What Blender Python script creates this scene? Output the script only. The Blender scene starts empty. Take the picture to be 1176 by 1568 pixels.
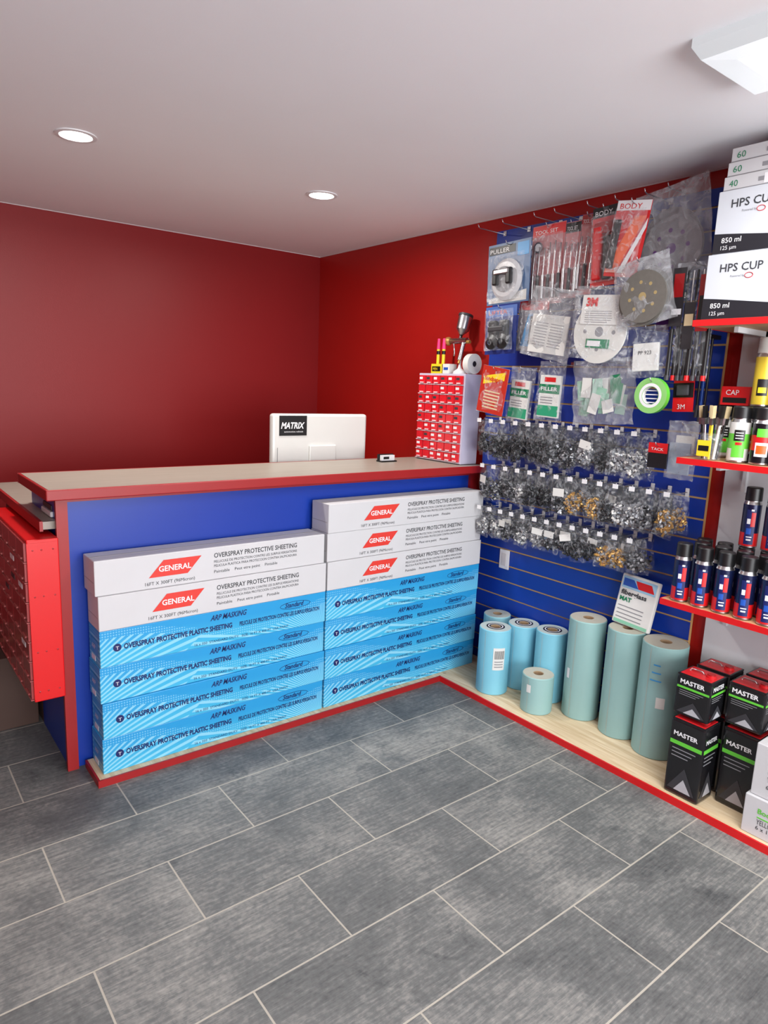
import bpy, bmesh, math, random
from mathutils import Vector, Matrix, noise
random.seed(7)
scene = bpy.context.scene
scene.view_settings.view_transform = 'Standard'
scene.view_settings.exposure = 0.0

# ------------------------------------------------------------------ materials
def lin(c):
    return tuple(((v/255)/12.92 if v/255 <= .04045 else ((v/255+.055)/1.055)**2.4) for v in c)+(1,)
_m = {}
def M(name, rgb, rough=.5, metal=0, var=0., scale=6., bump=0., bscale=60., coat=0., emit=0., stretch=(1,1,1), spec=.5):
    if name in _m: return _m[name]
    m = bpy.data.materials.new(name); m.use_nodes = True
    nt = m.node_tree; N = nt.nodes; L = nt.links
    p = N['Principled BSDF']
    p.inputs['Roughness'].default_value = rough
    p.inputs['Metallic'].default_value = metal
    p.inputs['Coat Weight'].default_value = coat
    p.inputs['Specular IOR Level'].default_value = spec
    tc = N.new('ShaderNodeTexCoord'); mp = N.new('ShaderNodeMapping'); mp.inputs['Scale'].default_value = stretch
    L.new(tc.outputs['Object'], mp.inputs['Vector'])
    c = lin(rgb)
    nz = N.new('ShaderNodeTexNoise'); nz.inputs['Scale'].default_value = scale; nz.inputs['Detail'].default_value = 5
    L.new(mp.outputs[0], nz.inputs['Vector'])
    mx = N.new('ShaderNodeMix'); mx.data_type = 'RGBA'
    v = max(var, .02)
    mx.inputs[6].default_value = tuple(max(0, x*(1-v)) for x in c[:3])+(1,)
    mx.inputs[7].default_value = tuple(min(1, x*(1+v)) for x in c[:3])+(1,)
    L.new(nz.outputs['Fac'], mx.inputs[0])
    L.new(mx.outputs[2], p.inputs['Base Color'])
    if bump:
        n2 = N.new('ShaderNodeTexNoise'); n2.inputs['Scale'].default_value = bscale; n2.inputs['Detail'].default_value = 3
        L.new(mp.outputs[0], n2.inputs['Vector'])
        b = N.new('ShaderNodeBump'); b.inputs['Strength'].default_value = bump; b.inputs['Distance'].default_value = .004
        L.new(n2.outputs['Fac'], b.inputs['Height']); L.new(b.outputs[0], p.inputs['Normal'])
    if emit:
        p.inputs['Emission Color'].default_value = c; p.inputs['Emission Strength'].default_value = emit
    _m[name] = m
    return m

def film(name='clear_film', lo=.08, hi=.5, tint=(225,230,235), rough=.16, scale=24, a=.50, b_=.76):
    if name in _m: return _m[name]
    m = bpy.data.materials.new(name); m.use_nodes = True
    nt = m.node_tree; N = nt.nodes; L = nt.links
    p = N['Principled BSDF']; p.inputs['Base Color'].default_value = lin(tint); p.inputs['Roughness'].default_value = rough
    tr = N.new('ShaderNodeBsdfTransparent'); ms = N.new('ShaderNodeMixShader')
    tc = N.new('ShaderNodeTexCoord'); nz = N.new('ShaderNodeTexNoise'); nz.inputs['Scale'].default_value = scale; nz.inputs['Distortion'].default_value = 1.5
    L.new(tc.outputs['Object'], nz.inputs['Vector'])
    mr = N.new('ShaderNodeMapRange'); mr.inputs[1].default_value = a; mr.inputs[2].default_value = b_
    mr.inputs[3].default_value = lo; mr.inputs[4].default_value = hi
    L.new(nz.outputs['Fac'], mr.inputs[0]); L.new(mr.outputs[0], ms.inputs[0])
    b = N.new('ShaderNodeBump'); b.inputs['Strength'].default_value = .8; b.inputs['Distance'].default_value = .012
    L.new(nz.outputs['Fac'], b.inputs['Height']); L.new(b.outputs[0], p.inputs['Normal'])
    L.new(tr.outputs[0], ms.inputs[1]); L.new(p.outputs[0], ms.inputs[2])
    L.new(ms.outputs[0], N['Material Output'].inputs['Surface'])
    _m[name] = m
    return m

WHITE = M('white_plastic', (222,222,224), .35)
BLACK = M('black_plastic', (17,17,19), .4)
DGREY = M('dark_grey', (52,52,56), .5)
GREY = M('grey', (130,130,134), .5)
CHROME = M('brushed_steel', (190,190,192), .28, 1, .1, 40)
BRASS = M('brass', (190,150,85), .4, .6, .15, 40)
RED = M('red_print', (200,22,26), .4)
DRED = M('dark_red', (150,18,22), .4)
ORANGE = M('orange', (225,90,30), .4)
YELLOW = M('yellow', (230,200,40), .4)
GREEN = M('green', (95,190,60), .4)
DGREEN = M('dark_green', (20,120,80), .4)
BLUEP = M('blue_print', (30,80,170), .4)
CYANP = M('cyan_print', (60,150,210), .4)
NAVY = M('navy_ink', (12,26,88), .5)
INK = M('grey_ink', (52,54,58), .6)
PINK = M('pink', (250,50,120), .4)
PURPLE = M('purple', (85,35,110), .4)
PAPER = M('paper', (212,212,208), .7, 0, .04)
PINKC = M('pink_card', (190,115,118), .5, 0, .1)
TAN = M('tan', (210,190,150), .6)
WIRE = M('wire_zinc', (185,185,190), .3, 1)
FILM = film()
HFILM = film('heavy_film', .20, .62, (190,192,196), .22, 15, .45, .75)
BFILM = film('clip_bag_film', .03, .34, (200,204,210), .14, 30, .52, .74)
TRIMR = M('trim_red', (148,24,26), .42, 0, .08, 8)

# ------------------------------------------------------------------ builder
WALL = lambda x,y,z: Matrix(((0,0,-1,x),(-1,0,0,y),(0,1,0,z),(0,0,0,1)))     # local x=-Y, y=+Z, z=-X
FRONT = lambda x,y,z: Matrix(((1,0,0,x),(0,0,-1,y),(0,1,0,z),(0,0,0,1)))     # local x=+X, y=+Z, z=-Y
class B:
    def __init__(s, name, T=None):
        s.name=name; s.bm=bmesh.new(); s.mats=[]; s.T=T or Matrix.Identity(4)
    def mi(s, m):
        if m not in s.mats: s.mats.append(m)
        return s.mats.index(m)
    def add(s, verts, faces, m, smooth=False, T=None):
        TT = s.T @ T if T else s.T
        vs=[s.bm.verts.new(TT @ Vector(v)) for v in verts]; k=s.mi(m)
        for f in faces:
            try:
                fc=s.bm.faces.new([vs[i] for i in f]); fc.material_index=k; fc.smooth=smooth
            except ValueError: pass
    def box(s, x0,x1,y0,y1,z0,z1, m, bev=0., T=None):
        if bev<=0:
            v=[(x,y,z) for x in (x0,x1) for y in (y0,y1) for z in (z0,z1)]
            s.add(v,[(0,1,3,2),(4,6,7,5),(0,4,5,1),(2,3,7,6),(0,2,6,4),(1,5,7,3)],m,T=T); return
        t=bmesh.new(); bmesh.ops.create_cube(t,size=1)
        for v in t.verts: v.co=Vector((x0+(v.co.x+.5)*(x1-x0), y0+(v.co.y+.5)*(y1-y0), z0+(v.co.z+.5)*(z1-z0)))
        bmesh.ops.bevel(t,geom=t.edges[:],offset=bev,segments=2,profile=.5,affect='EDGES')
        t.verts.index_update()
        s.add([v.co.copy() for v in t.verts],[[v.index for v in f.verts] for f in t.faces],m,T=T); t.free()
    def lathe(s, prof, c, m, seg=24, axis='Z', T=None, smooth=True):
        vs=[];fs=[]
        for r,hh in prof:
            for i in range(seg):
                a=2*math.pi*i/seg; p=(r*math.cos(a), r*math.sin(a), hh)
                if axis=='X': p=(p[2],p[0],p[1])
                if axis=='Y': p=(p[0],p[2],p[1])
                vs.append((p[0]+c[0],p[1]+c[1],p[2]+c[2]))
        for j in range(len(prof)-1):
            fs=[]
            for i in range(seg):
                fs.append((0+i, (i+1)%seg, seg+(i+1)%seg, seg+i))
            mm = m[j] if isinstance(m,(list,tuple)) else m
            s.add(vs[j*seg:(j+2)*seg], fs, mm, smooth, T)
    def cyl(s, c, r, h, m, axis='Z', seg=20, r2=None, T=None, capm=None):
        r2=r if r2 is None else r2
        s.lathe([(r,0),(r2,h)], c, m, seg, axis, T)
        for hh,rr in ((0,r),(h,r2)):
            vs=[]
            for i in range(seg):
                a=2*math.pi*i/seg; p=(rr*math.cos(a), rr*math.sin(a), hh)
                if axis=='X': p=(p[2],p[0],p[1])
                if axis=='Y': p=(p[0],p[2],p[1])
                vs.append((p[0]+c[0],p[1]+c[1],p[2]+c[2]))
            s.add(vs,[list(range(seg))],capm or m,T=T)
    def tube(s, pts, r, m, seg=7, T=None):
        pts=[Vector(p) for p in pts]; rings=[]
        for i,p in enumerate(pts):
            d=(pts[min(i+1,len(pts)-1)]-pts[max(i-1,0)]).normalized()
            u=d.orthogonal().normalized(); w=d.cross(u)
            if rings:
                u=(prev-d*prev.dot(d)).normalized(); w=d.cross(u)
            prev=u
            rings.append([p+u*r*math.cos(2*math.pi*k/seg)+w*r*math.sin(2*math.pi*k/seg) for k in range(seg)])
        vs=[v for ri in rings for v in ri]; fs=[]
        for j in range(len(pts)-1):
            for k in range(seg): fs.append((j*seg+k,j*seg+(k+1)%seg,(j+1)*seg+(k+1)%seg,(j+1)*seg+k))
        fs.append(list(range(seg))); fs.append([(len(pts)-1)*seg+k for k in range(seg)])
        s.add(vs,fs,m,True,T)
    def poly(s, pts, z, m, T=None):
        s.add([(p[0],p[1],z) for p in pts],[list(range(len(pts)))],m,T=T)
    def text(s, t, x, y, size, m, width=None, z=.0012, shear=0, bold=0, align='LEFT', T=None):
        cu=bpy.data.curves.new('t','FONT'); cu.body=t; cu.size=1; cu.resolution_u=2; cu.shear=shear; cu.offset=bold
        ob=bpy.data.objects.new('t',cu); me=bpy.data.meshes.new_from_object(ob)
        xs=[v.co.x for v in me.vertices]
        if xs:
            w=max(xs)-min(xs); sy=size/.72; sx=(width/w) if width else sy
            ox = -min(xs)*sx if align=='LEFT' else -(min(xs)+w/2)*sx
            s.add([(x+ox+v.co.x*sx, y+v.co.y*sy, z) for v in me.vertices],[list(p.vertices) for p in me.polygons],m,T=T)
        bpy.data.objects.remove(ob); bpy.data.curves.remove(cu); bpy.data.meshes.remove(me)
    def pouch(s, cx, cy, w, h, th, m, T=None, nx=8, ny=10, z=0, crumple=.006, seed=0):
        for side in (1,-1):
            vs=[];fs=[]
            for j in range(ny+1):
                for i in range(nx+1):
                    u=i/nx*2-1; v=j/ny
                    t=th*(1-u**4)*(math.sin(math.pi*min(1,max(0,v)))**.6 if 0<v<1 else 0)*(1.3-.6*v)
                    edge=1 if 0<i<nx and 0<j<ny else .5
                    n=noise.noise_vector(Vector((u*3+seed,v*5+seed*1.7,side*2.)))*crumple*edge
                    wob=1+.07*noise.noise(Vector((v*4,seed*3.1,0)))
                    vs.append((cx+u*w/2*wob+n.x, cy-h/2+v*h+n.y, z+side*t/2+n.z*1.6))
            for j in range(ny):
                for i in range(nx):
                    a=j*(nx+1)+i; fs.append((a,a+1,a+nx+2,a+nx+1))
            s.add(vs,fs,m,True,T)
    def done(s, origin=None):
        o=Vector(origin) if origin else None
        if o is None:
            cs=[v.co for v in s.bm.verts]
            o=Vector(((min(c.x for c in cs)+max(c.x for c in cs))/2,(min(c.y for c in cs)+max(c.y for c in cs))/2,min(c.z for c in cs)))
        for v in s.bm.verts: v.co-=o
        bm=s.bm
        me=bpy.data.meshes.new(s.name); bm.to_mesh(me); bm.free()
        for m in s.mats: me.materials.append(m)
        ob=bpy.data.objects.new(s.name,me); ob.location=o; scene.collection.objects.link(ob)
        return ob

# ------------------------------------------------------------------ room constants (metres)
XR=2.89; YB=4.54; H=2.52; XL=-1.6; YF=-2.4
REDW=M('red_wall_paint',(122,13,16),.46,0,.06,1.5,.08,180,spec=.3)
REDLIT=M('red_wall_paint_lit',(160,19,14),.42,0,.06,1.5,.08,180,spec=.4)  # same paint as wall_back; stronger light on the right wall baked into the colour
CEIL=M('ceiling_paint',(242,242,245),.55,0,.03,2,.05,150)

def floor_mat():
    m=bpy.data.materials.new('grey_plank_tile'); m.use_nodes=True
    nt=m.node_tree;N=nt.nodes;L=nt.links;p=N['Principled BSDF']
    tc=N.new('ShaderNodeTexCoord'); mp=N.new('ShaderNodeMapping')
    mp.inputs['Location'].default_value=(-(.0885-.643*10),-(.167-.308*20),0)
    L.new(tc.outputs['Object'],mp.inputs['Vector'])
    br=N.new('ShaderNodeTexBrick'); br.offset=.5; br.offset_frequency=2; br.squash=1
    br.inputs['Scale'].default_value=1; br.inputs['Brick Width'].default_value=.643; br.inputs['Row Height'].default_value=.308
    br.inputs['Mortar Size'].default_value=.0034; br.inputs['Mortar Smooth'].default_value=.3; br.inputs['Bias'].default_value=0
    br.inputs['Color1'].default_value=(0,0,0,1); br.inputs['Color2'].default_value=(1,1,1,1); br.inputs['Mortar'].default_value=(.5,.5,.5,1)
    L.new(mp.outputs[0],br.inputs['Vector'])
    g=N.new('ShaderNodeMapping'); g.inputs['Scale'].default_value=(6,60,1); L.new(tc.outputs['Object'],g.inputs['Vector'])
    n1=N.new('ShaderNodeTexNoise'); n1.inputs['Scale'].default_value=1.6; n1.inputs['Detail'].default_value=8; n1.inputs['Roughness'].default_value=.78
    L.new(g.outputs[0],n1.inputs['Vector'])
    n2=N.new('ShaderNodeTexNoise'); n2.inputs['Scale'].default_value=2.6; n2.inputs['Detail'].default_value=9; n2.inputs['Roughness'].default_value=.70; n2.inputs['Distortion'].default_value=.5
    L.new(tc.outputs['Object'],n2.inputs['Vector'])
    n3=N.new('ShaderNodeTexNoise'); n3.inputs['Scale'].default_value=60; n3.inputs['Detail'].default_value=6
    L.new(tc.outputs['Object'],n3.inputs['Vector'])
    n4=N.new('ShaderNodeTexNoise'); n4.inputs['Scale'].default_value=5.5; n4.inputs['Detail'].default_value=6; n4.inputs['Roughness'].default_value=.7; n4.inputs['Distortion'].default_value=1.
    L.new(tc.outputs['Object'],n4.inputs['Vector'])
    def math_(op,a,b):
        x=N.new('ShaderNodeMath'); x.operation=op
        for i,v in enumerate((a,b)):
            if isinstance(v,(int,float)): x.inputs[i].default_value=v
            else: L.new(v,x.inputs[i])
        return x.outputs[0]
    s=math_('MULTIPLY',n1.outputs['Fac'],.60); s=math_('ADD',s,math_('MULTIPLY',n2.outputs['Fac'],.60))
    s=math_('ADD',s,math_('MULTIPLY',n3.outputs['Fac'],.24)); s=math_('ADD',s,math_('MULTIPLY',br.outputs['Color'],.10))
    # worn dark scuffs
    sc=N.new('ShaderNodeMapRange'); sc.inputs[1].default_value=.58; sc.inputs[2].default_value=.78; sc.inputs[3].default_value=0; sc.inputs[4].default_value=.16
    L.new(n4.outputs['Fac'],sc.inputs[0]); s=math_('SUBTRACT',s,sc.outputs[0])
    cr=N.new('ShaderNodeValToRGB'); e=cr.color_ramp.elements
    e[0].position=.50; e[0].color=lin((52,55,57)); e[1].position=1.0; e[1].color=lin((156,155,149))
    k=e.new(.76); k.color=lin((100,102,101))
    L.new(s,cr.inputs[0])
    mx=N.new('ShaderNodeMix'); mx.data_type='RGBA'; mx.inputs[7].default_value=lin((164,160,149))
    L.new(br.outputs['Fac'],mx.inputs[0]); L.new(cr.outputs[0],mx.inputs[6]); L.new(mx.outputs[2],p.inputs['Base Color'])
    rr=N.new('ShaderNodeMapRange'); rr.inputs[3].default_value=.42; rr.inputs[4].default_value=.7
    L.new(n2.outputs['Fac'],rr.inputs[0]); L.new(rr.outputs[0],p.inputs['Roughness'])
    p.inputs['Specular IOR Level'].default_value=.3
    hgt=math_('SUBTRACT',math_('MULTIPLY',n1.outputs['Fac'],.3),br.outputs['Fac'])
    b=N.new('ShaderNodeBump'); b.inputs['Strength'].default_value=.4; b.inputs['Distance'].default_value=.003
    L.new(hgt,b.inputs['Height']); L.new(b.outputs[0],p.inputs['Normal'])
    return m

def plain(name,x0,x1,y0,y1,z0,z1,m,origin=(0,0,0)):
    b=B(name); b.box(x0,x1,y0,y1,z0,z1,m); return b.done(origin)
plain('floor',XL-.1,XR+.1,YF-.1,YB+.1,-.1,0,floor_mat())
plain('ceiling',XL-.1,XR+.1,YF-.1,YB+.1,H,H+.1,CEIL)
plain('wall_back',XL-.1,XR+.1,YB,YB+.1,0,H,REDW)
plain('wall_right',XR,XR+.1,YF-.1,YB,0,H,REDLIT)
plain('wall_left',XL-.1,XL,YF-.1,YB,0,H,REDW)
b=B('wall_front'); w=M('front_wall_paint',(215,213,210),.6)
b.box(XL,XR,YF-.1,YF,0,.5,w); b.box(XL,XR,YF-.1,YF,2.3,H,w); b.box(XL,XL+.3,YF-.1,YF,.5,2.3,w); b.box(XR-.3,XR,YF-.1,YF,.5,2.3,w)
b.done((0,0,0))
b=B('window_1'); 
for x in (XL+.3,.6,XR-.34): b.box(x,x+.04,YF-.08,YF-.02,.5,2.3,WHITE)
b.box(XL+.3,XR-.3,YF-.08,YF-.02,.5,.54,WHITE); b.box(XL+.3,XR-.3,YF-.08,YF-.02,2.26,2.3,WHITE); b.done()
b=B('trim_1'); c=M('caulk',(190,178,178),.6); b.box(XL,XR,YB-.004,YB,H-.004,H,c); b.box(XR-.004,XR,YF,YB-.004,H-.004,H,c); b.done()

# ------------------------------------------------------------------ slatwall panel
BLUE=M('blue_laminate',(14,52,150),.36,0,.06,3)
GROOVE=M('slat_groove_mdf',(196,160,104),.7)
b=B('slatwall_panel'); Y0,Y1=1.41,2.725; zt=2.44; pitch=.0915
b.box(2.868,2.888,Y0,Y1,.03,zt,GROOVE)
z=.03+.05
zz=[.03]
while z<zt: zz.append(z); z+=pitch
zz.append(zt)
for a,c in zip(zz[:-1],zz[1:]):
    b.box(2.862,2.8685,Y0,Y1,a+(.0045 if a>.03 else 0),c-(.004 if c<zt else 0),BLUE)
b.done()
PX=2.862

# ------------------------------------------------------------------ platform (plywood with red edge)
def ply():
    m=bpy.data.materials.new('plywood'); m.use_nodes=True; nt=m.node_tree;N=nt.nodes;L=nt.links;p=N['Principled BSDF']
    tc=N.new('ShaderNodeTexCoord'); mp=N.new('ShaderNodeMapping'); mp.inputs['Scale'].default_value=(14,1.2,1); L.new(tc.outputs['Object'],mp.inputs[0])
    n=N.new('ShaderNodeTexNoise'); n.inputs['Scale'].default_value=2.2; n.inputs['Detail'].default_value=6; n.inputs['Distortion'].default_value=1.2; L.new(mp.outputs[0],n.inputs[0])
    cr=N.new('ShaderNodeValToRGB'); e=cr.color_ramp.elements; e[0].position=.3; e[0].color=lin((190,164,126)); e[1].position=.7; e[1].color=lin((222,204,172)); L.new(n.outputs['Fac'],cr.inputs[0])
    vo=N.new('ShaderNodeTexVoronoi'); vo.inputs['Scale'].default_value=5.5; L.new(tc.outputs['Object'],vo.inputs['Vector'])
    k=N.new('ShaderNodeMapRange'); k.inputs[1].default_value=.04; k.inputs[2].default_value=.10; k.inputs[3].default_value=1; k.inputs[4].default_value=0; L.new(vo.outputs['Distance'],k.inputs[0])
    mx=N.new('ShaderNodeMix'); mx.data_type='RGBA'; mx.inputs[7].default_value=lin((130,85,52)); L.new(k.outputs[0],mx.inputs[0]); L.new(cr.outputs[0],mx.inputs[6]); L.new(mx.outputs[2],p.inputs['Base Color'])
    p.inputs['Roughness'].default_value=.6
    return m
PLY=ply()
b=B('plywood_platform')
b.box(.672,2.86,2.575,2.755,0,.03,PLY); b.box(2.483,2.86,.1,2.575,0,.03,PLY)
b.box(.664,2.483,2.568,2.575,0,.0305,TRIMR); b.box(.664,.672,2.575,2.755,0,.0305,TRIMR); b.box(2.475,2.483,.1,2.575,0,.0305,RED)
b.done((0,0,0))

# ------------------------------------------------------------------ counter
TOP=M('greige_laminate',(150,142,131),.4,0,.18,4,stretch=(1,14,1))
BROWN=M('brown_carton',(70,50,42),.75,0,.12,4)
b=B('service_counter')
b.box(.63,2.86,2.775,2.80,0,1.135,BLUE)
b.box(.61,.632,2.775,3.24,0,1.135,BLUE)
b.box(.598,.64,2.757,2.777,0,1.135,TRIMR)
b.box(2.81,2.862,2.757,2.777,.03,1.135,TRIMR)
b.box(.64,2.81,2.763,2.775,1.112,1.135,TRIMR)
b.box(.565,2.862,2.70,3.20,1.137,1.172,TOP)
b.box(.553,2.862,2.688,2.70,1.132,1.173,TRIMR,.004)
b.box(.553,.565,2.70,3.20,1.132,1.173,TRIMR,.004)
b.box(.553,2.862,3.20,3.208,1.132,1.173,TRIMR)
b.box(.56,2.86,2.80,3.9,1.005,1.035,TOP); b.box(.548,.56,2.80,3.9,.998,1.037,TRIMR)
b.box(.61,.632,3.24,3.88,0,1.005,M('brown_panel',(74,56,50),.6,0,.1,4)); b.box(2.80,2.82,2.80,3.88,0,1.005,BLUE)
b.done()

# ------------------------------------------------------------------ long cartons
def blue_carton_mat():
    m=bpy.data.materials.new('blue_wave_print'); m.use_nodes=True; nt=m.node_tree;N=nt.nodes;L=nt.links;p=N['Principled BSDF']
    tc=N.new('ShaderNodeTexCoord')
    def mth(op,a,b=None,c=None):
        x=N.new('ShaderNodeMath'); x.operation=op
        for i,v in enumerate((a,b,c)):
            if v is None: continue
            if isinstance(v,(int,float)): x.inputs[i].default_value=v
            else: L.new(v,x.inputs[i])
        return x.outputs[0]
    sp=N.new('ShaderNodeSeparateXYZ'); L.new(tc.outputs['Object'],sp.inputs[0])
    X,Z=sp.outputs[0],sp.outputs[2]
    # fans of fine lines radiating from points outside the face, as on the printed carton
    def fan(cx,cz,n):
        ang=mth('ARCTAN2',mth('SUBTRACT',Z,cz),mth('SUBTRACT',X,cx))
        return mth('GREATER_THAN',mth('SINE',mth('MULTIPLY',ang,n)),.2)
    fanL=fan(1.02,-.07,120.); fanR=fan(-.20,-.10,110.)
    left=mth('LESS_THAN',X,mth('ADD',.34,mth('MULTIPLY',Z,1.2)))
    ln=mth('ADD',mth('MULTIPLY',fanR,left),mth('MULTIPLY',fanL,mth('SUBTRACT',1.,left)))
    curve=mth('ADD',.072,mth('MULTIPLY',mth('SINE',mth('ADD',mth('MULTIPLY',X,5.5),1.2)),.045))
    low=mth('LESS_THAN',Z,curve)
    vo=N.new('ShaderNodeTexVoronoi'); vo.inputs['Scale'].default_value=95; vo.inputs['Randomness'].default_value=0; L.new(tc.outputs['Object'],vo.inputs['Vector'])
    dots=mth('LESS_THAN',vo.outputs['Distance'],.28)
    dots=mth('MULTIPLY',dots,mth('LESS_THAN',Z,mth('ADD',curve,.03)))
    lines=mth('MULTIPLY',ln,low); dd=mth('MULTIPLY',dots,mth('SUBTRACT',1.,low))
    fac=mth('MAXIMUM',mth('MULTIPLY',lines,.6),mth('MULTIPLY',dd,.45))
    gr=N.new('ShaderNodeValToRGB'); e=gr.color_ramp.elements; e[0].position=.25; e[0].color=lin((62,168,208)); e[1].position=.8; e[1].color=lin((38,144,200))
    L.new(mth('MULTIPLY',mth('ADD',Z,mth('MULTIPLY',X,.03)),6.2),gr.inputs[0])
    mx=N.new('ShaderNodeMix'); mx.data_type='RGBA'; mx.inputs[7].default_value=lin((158,214,230)); L.new(fac,mx.inputs[0]); L.new(gr.outputs[0],mx.inputs[6])
    L.new(mx.outputs[2],p.inputs['Base Color']); p.inputs['Roughness'].default_value=.32
    return m
BLUEBOX=blue_carton_mat(); CARTW=M('white_cardboard',(192,192,194),.6,0,.05,5)
FLAP=M('carton_tape_edge',(160,158,154),.6)
DKRED=M('logo_red',(205,52,42),.5)
def white_carton(x,z,dy=0,dx=0):
    b=B('white_sheeting_carton'); w,h,d=1.03,.1385,.145; y=2.60+dy; x+=dx
    b.box(x,x+w,y,y+d,z,z+h,CARTW,.003)
    b.T=FRONT(x,y,z)
    b.poly([(.205,.045),(.265,.112),(.425,.112),(.365,.045)],.0012,DKRED)
    b.text('GENERAL',.245,.066,.023,WHITE,.135,z=.0022,bold=.02)
    b.text('16FT X 300FT (96Micron)',.19,.014,.014,INK,.205)
    b.text('OVERSPRAY PROTECTIVE SHEETING',.48,.094,.021,INK,.40,bold=.012)
    b.text('PELLICULE DE PROTECTION CONTRE LES SURPULVERISATIONS',.48,.072,.011,INK,.40)
    b.text('PELICULA PLASTICA PARA PROTECCION CONTRA SALPICADURA',.48,.054,.011,INK,.40)
    b.text('Paintable    Peut etre peint    Pintable',.48,.028,.013,INK,.30)
    b.T=Matrix.Identity(4)
    b.box(x+.001,x+w-.001,y+.066,y+.074,z+h,z+h+.0006,FLAP)
    b.box(x-.0008,x,y+.01,y+d-.01,z+.05,z+.053,FLAP)
    return b.done((x,y,z))
def blue_carton(x,z,dy=0,dx=0):
    b=B('blue_sheeting_carton'); w,h,d=1.03,.149,.145; y=2.60+dy; x+=dx
    b.box(x,x+w,y,y+d,z,z+h,BLUEBOX,.003)
    b.T=FRONT(x,y,z)
    b.text('ARP MASKING',.45,.110,.024,NAVY,.17,shear=.35,bold=.02)
    b.text('OVERSPRAY PROTECTIVE PLASTIC SHEETING',.09,.064,.022,NAVY,.46,bold=.035)
    b.cyl((.065,.074,0),.016,.0015,NAVY,seg=16); b.text('T',.059,.066,.014,WHITE,.012,z=.0025)
    b.text('PELICULE DE PROTECTION CONTRE LES SURPULVERISATION',.585,.064,.019,NAVY,.41,bold=.025)
    b.text('Standard',.81,.104,.022,NAVY,.10,shear=.3,bold=.02)
    b.tube([(.785+.08*math.cos(a*math.pi/8)+.08,.112+.017*math.sin(a*math.pi/8),.001) for a in range(17)],.001,NAVY,4)
    b.text('16 x 350  STANDARD DUTY   SIZE: 16 FT X 400 FT  USA PAINT',.38,.012,.011,NAVY,.45)
    b.T=WALL(x,y+.145,z)
    b.poly([(.02,.04),(.125,.04),(.125,.1),(.02,.1)],.0012,CYANP); b.text('ARP',.04,.06,.02,WHITE,z=.002)
    b.box(.03,.08,.01,.03,0,.001,WHITE); 
    return b.done((x,y,z))
XS=[.70,1.7335]
for i,x in enumerate(XS):
    z=.0305
    for k in range(4):
        blue_carton(x,z,dy=(.004,.0,.006,.002)[k],dx=.0 if i else (0,.004,0,.003)[k]-.006); z+=.1495
    for k in range(2+i):
        white_carton(x,z,dy=(.0,.008,.003)[k],dx=.001 if i else (-.004,-.012)[k]); z+=.139

# ------------------------------------------------------------------ parts cabinets
def cabinet(name,x0,x1,y0,y1,z0,z1,rows,cols,body,side,drawer,lip,rivets=False,lab=.6):
    b=B(name); b.box(x0+.01,x1,y0,y1,z0,z1,body,.004)
    b.box(x0+.01,x1-.01,y0-.002,y0,z0+.012,z1-.012,side)
    W=(y1-y0-.016); Hh=(z1-z0-.016); b.T=WALL(x0+.01,y1-.008,z0+.008)
    dw=W/cols; dh=Hh/rows
    for r in range(rows):
        for c in range(cols):
            xx=c*dw; yy=r*dh
            b.box(xx+.003,xx+dw-.003,yy+.004,yy+dh-.004,0,.008,drawer)
            b.box(xx+dw*.3,xx+dw*.7,yy+.006,yy+.013,.008,.012 if rivets else .016,lip)
            if random.random()<lab: b.box(xx+.008,xx+dw*.55,yy+dh*.5,yy+dh*.75,.008,.009,WHITE if random.random()<.6 else DGREY)
        b.box(0,W,r*dh-.0015,r*dh+.0015,0,.011,lip)
    b.T=Matrix.Identity(4)
    if rivets:
        for zz in (.04,.2,.42,.6):
            for xx in (.02,.05,.09): b.lathe([(.0035,0),(.002,-.002)],(x0+.01+xx,y0-.002,z0+zz),CHROME,8,'Y')
    return b.done()
LAV=M('lavender_plastic',(190,186,206),.4)
REDD=M('red_clear_drawer',(205,34,44),.2,0,.15,60)
LIPW=M('drawer_lip_clear',(225,198,202),.2)
cabinet('small_parts_organizer',2.715,2.855,2.765,3.155,1.174,1.68,9,6,LAV,LAV,REDD,LIPW)
REDM=M('red_metal_cabinet',(205,12,16),.35,0,.04,3)
DRW=M('smoky_drawer',(150,62,62),.25,0,.3,9)
cabinet('red_drawer_cabinet',.475,.596,2.725,3.46,.345,.985,8,5,REDM,REDM,DRW,M('drawer_lip',(175,95,92),.3),True,.12)
b=B('brown_shipping_carton'); b.box(.0,.594,3.26,3.75,0,.34,BROWN,.004); b.box(.0,.594,3.48,3.53,.34,.3408,M('packing_tape',(130,105,75),.3)); b.done()

# ------------------------------------------------------------------ monitor
b=B('computer_monitor')
MW=M('monitor_white',(205,205,201),.35)
b.box(1.82,2.455,3.30,3.345,1.09,1.425,MW,.014); b.box(1.835,2.44,3.344,3.349,1.10,1.415,BLACK)
b.box(2.05,2.23,3.285,3.302,1.12,1.25,MW,.006)
b.box(2.08,2.20,3.31,3.33,1.04,1.12,MW,.004); b.box(2.0,2.28,3.24,3.42,1.0355,1.047,MW,.004)
b.T=FRONT(1.82,3.2995,1.09)
b.box(.04,.215,.215,.325,0,.0015,BLACK); b.text('MATRIX',.05,.255,.034,WHITE,.15,z=.0025,shear=.25,bold=.03); b.text('automotive refinish',.07,.233,.009,WHITE,.12,z=.0025)
b.tube([(.03,.15,.0),(.03,.05,.0),(.045,.03,.0),(.12,.03,0)],.0015,GREY,4)
b.done()
b=B('business_card_holder'); b.box(2.36,2.47,3.02,3.07,1.1725,1.18,BLACK); b.box(2.36,2.47,3.055,3.063,1.18,1.215,BLACK); b.box(2.37,2.46,3.03,3.05,1.18,1.21,WHITE)
b.T=FRONT(2.37,3.0295,1.18); b.box(.01,.05,.008,.022,0,.001,BLACK); b.done()
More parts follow.
